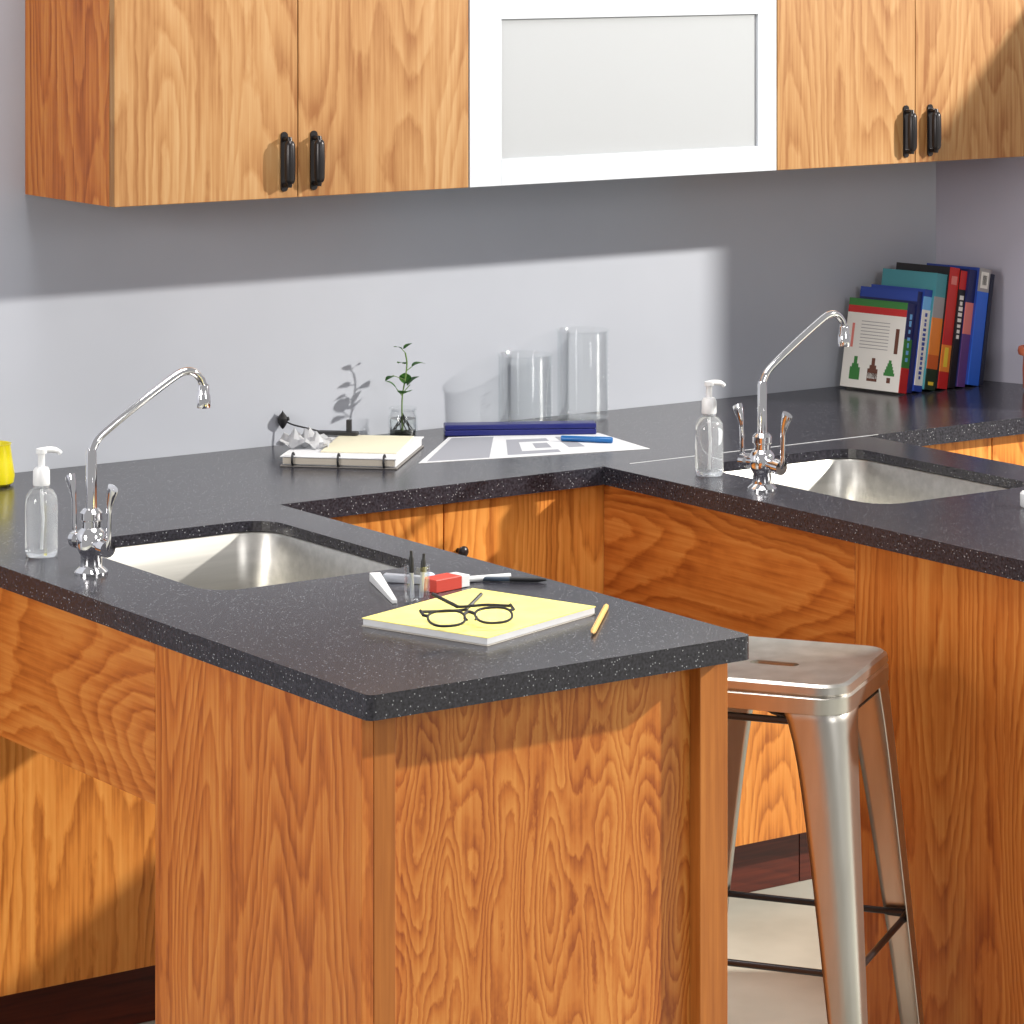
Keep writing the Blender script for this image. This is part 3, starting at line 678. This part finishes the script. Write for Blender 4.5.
# glasses: folded, lenses leaning towards the front of the pad
gl, gr = Vector((-.135, -1.611)), Vector((-.002, -1.652)); gd = gr - gl
t = thing('eyeglasses', 'folded black-framed eyeglasses resting on the yellow notebook', 'glasses', (-.110, -1.690, gz + .0015), rz=math.atan2(gd.y, gd.x))
tl = R(33); lh2 = .017
def lensplane(u, v):  # v up the lens, tilted back
    return (u, -.012 + v * math.cos(tl), .018 + v * math.sin(tl) - .0)
fbm = bmesh.new()
for s in (-1, 1):
    pts = []
    for i in range(28):
        a = 2 * math.pi * i / 28; ca, sa = math.cos(a), math.sin(a)
        u = s * .036 + .028 * math.copysign(abs(ca) ** .8, ca); v = .0 + lh2 * math.copysign(abs(sa) ** .85, sa) * (1 if sa < 0 else .85)
        pts.append(lensplane(u, v))
    tube(fbm, pts, .0019, 8, closed=True)
    lens = bmesh.new(); vs = [lens.verts.new(p) for p in pts]; lens.faces.new(vs); bmesh.ops.solidify(lens, geom=lens.faces[:], thickness=.001)
    SP['lens'] = SP.get('lens') or thin_glass('lens_glass', (.98, .98, .98, 1), .03)
    link('lens', lens, SP['lens'], t)
tube(fbm, smoothpath([lensplane(-.009, .004), lensplane(0, .009), lensplane(.009, .004)], 5), .0026, 8)
for s in (-1, 1):
    tube(fbm, [lensplane(s * .063, .006), lensplane(s * .069, .008), (s * .069, .010, .026)], .0024, 8)
    tube(fbm, [lensplane(s * .010, -.002), lensplane(s * .006, -.008)], .0018, 6)
link('frame', fbm, BLACK, t, smooth=True)
for s, e, dz in ((-1, .040, .0), (1, -.036, .005)):
    bm = bmesh.new(); tube(bm, smoothpath([(s * .069, .012, .024), (s * .034, .020, .021 + dz), (-s * .002, .028, .019 + dz), (-s * .012, .034, .022 + dz), (e, .060, .034 + dz)], 6), [.0022] * 14 + [.0028] * 11, 8)
    link('temple', bm, BLACK, t, smooth=True)

t = thing('glass_vial', 'small clear glass vial left of the yellow notebook holding two markers', 'vial', (-.036, -1.444, H + .0003))
bm = bmesh.new(); r, h = .0195, .057
lathe(bm, [(0, 0), (r - .002, 0), (r, .002), (r, h - .003), (r + .001, h), (r - .001, h), (r - .002, h - .003), (r - .002, .006), (0, .006)], 32); link('vessel', bm, GLASS, t, smooth=True)
for i, (dx, dy, hh) in enumerate(((-.007, .003, .074), (.006, -.002, .068))):
    t = thing('thin_marker', ('left' if i == 0 else 'right') + ' of the two thin black-capped pens standing in the glass vial', 'pen', (-.036 + dx, -1.444 + dy, H + .0068), rot=(R(2), R(3 if i else -3), 0))
    bm = bmesh.new(); lathe(bm, [(0, 0), (.0030, .001), (.0034, .004), (.0034, .040), (0, .040)], 12); link('barrel', bm, SILV, t, smooth=True)
    bm = bmesh.new(); lathe(bm, [(0, .0402), (.0040, .0402), (.0040, hh - .012), (.0024, hh - .008), (.0022, hh), (0, hh)], 12); link('cap', bm, BLACK, t, smooth=True)

t = thing('red_box', 'small red box with a white end behind the glass vial', 'box', (.026, -1.404, H + .0003), rz=R(10))
link('sleeve', B(0, .056, 0, .034, 0, .020), REDP, t, bevel=.001); link('end_block', B(.0562, .074, .001, .033, .0005, .0190), WHITEP, t, bevel=.001)
t = thing('black_pen', 'slim dark pen lying behind the yellow notebook', 'pen', (.118, -1.350, H + .0044), rz=math.atan2(-.084, .10))
link('barrel', rod([(0, 0), (.0034, .001), (.0038, .004), (.0038, .07), (0, .07)]), flat('slate_pen', 60, 74, 90), t, smooth=True)
link('cap', rod([(0, .0702), (.0042, .0702), (.0042, .115), (.002, .128), (0, .13)]), BLACK, t, smooth=True)
bm = bmesh.new(); tube(bm, [(0, 0, 0), (.055, .012, 0), (.115, .036, 0)], [.0035, .005, .004], 12)
tag(link('white_stick', bm, WHITEP, loc=(.070, -1.345, H + .0053), rot=(0, 0, R(-32)), smooth=True), 'white plastic stick lying behind the red box', 'stick')
bm = bmesh.new(); bmesh.ops.create_icosphere(bm, subdivisions=3, radius=.0095); xf(bm, Matrix.Diagonal((1.15, 1, .85, 1)))
tag(link('pale_eraser', bm, mat('pale_blue_rubber', srgb(186, 200, 222), .5), loc=(.065, -1.325, H + .0085), smooth=True), 'small pale blue rounded eraser behind the glass vial', 'eraser')
t = thing('white_tweezers', 'white plastic clip spread in a V left of the glass vial', 'clip', (-.0, -1.268, H + .0003))
bm = bmesh.new()
def bar(bm, a, b_, w0, h0, w1=None, h1=None):
    a, b_ = Vector(a), Vector(b_); d = (b_ - a).normalized(); s = Vector((-d.y, d.x, 0)); w1 = w1 or w0; h1 = h1 or h0
    vs = [bm.verts.new(p) for p in (a - s * w0, a + s * w0, b_ + s * w1, b_ - s * w1, a - s * w0 + Vector((0, 0, h0)), a + s * w0 + Vector((0, 0, h0)), b_ + s * w1 + Vector((0, 0, h1)), b_ - s * w1 + Vector((0, 0, h1)))]
    for f in ((3, 2, 1, 0), (4, 5, 6, 7), (0, 1, 5, 4), (1, 2, 6, 5), (2, 3, 7, 6), (3, 0, 4, 7)): bm.faces.new([vs[i] for i in f])
bar(bm, (0, 0, 0), (-.070, -.165, 0), .009, .014, .004, .006); link('lower_arm', bm, WHITEP, t, bevel=.001)
bm = bmesh.new(); bar(bm, (.010, -.012, .0), (.050, -.060, 0), .007, .013, .006, .012); link('upper_arm', bm, SILV, t, bevel=.001)
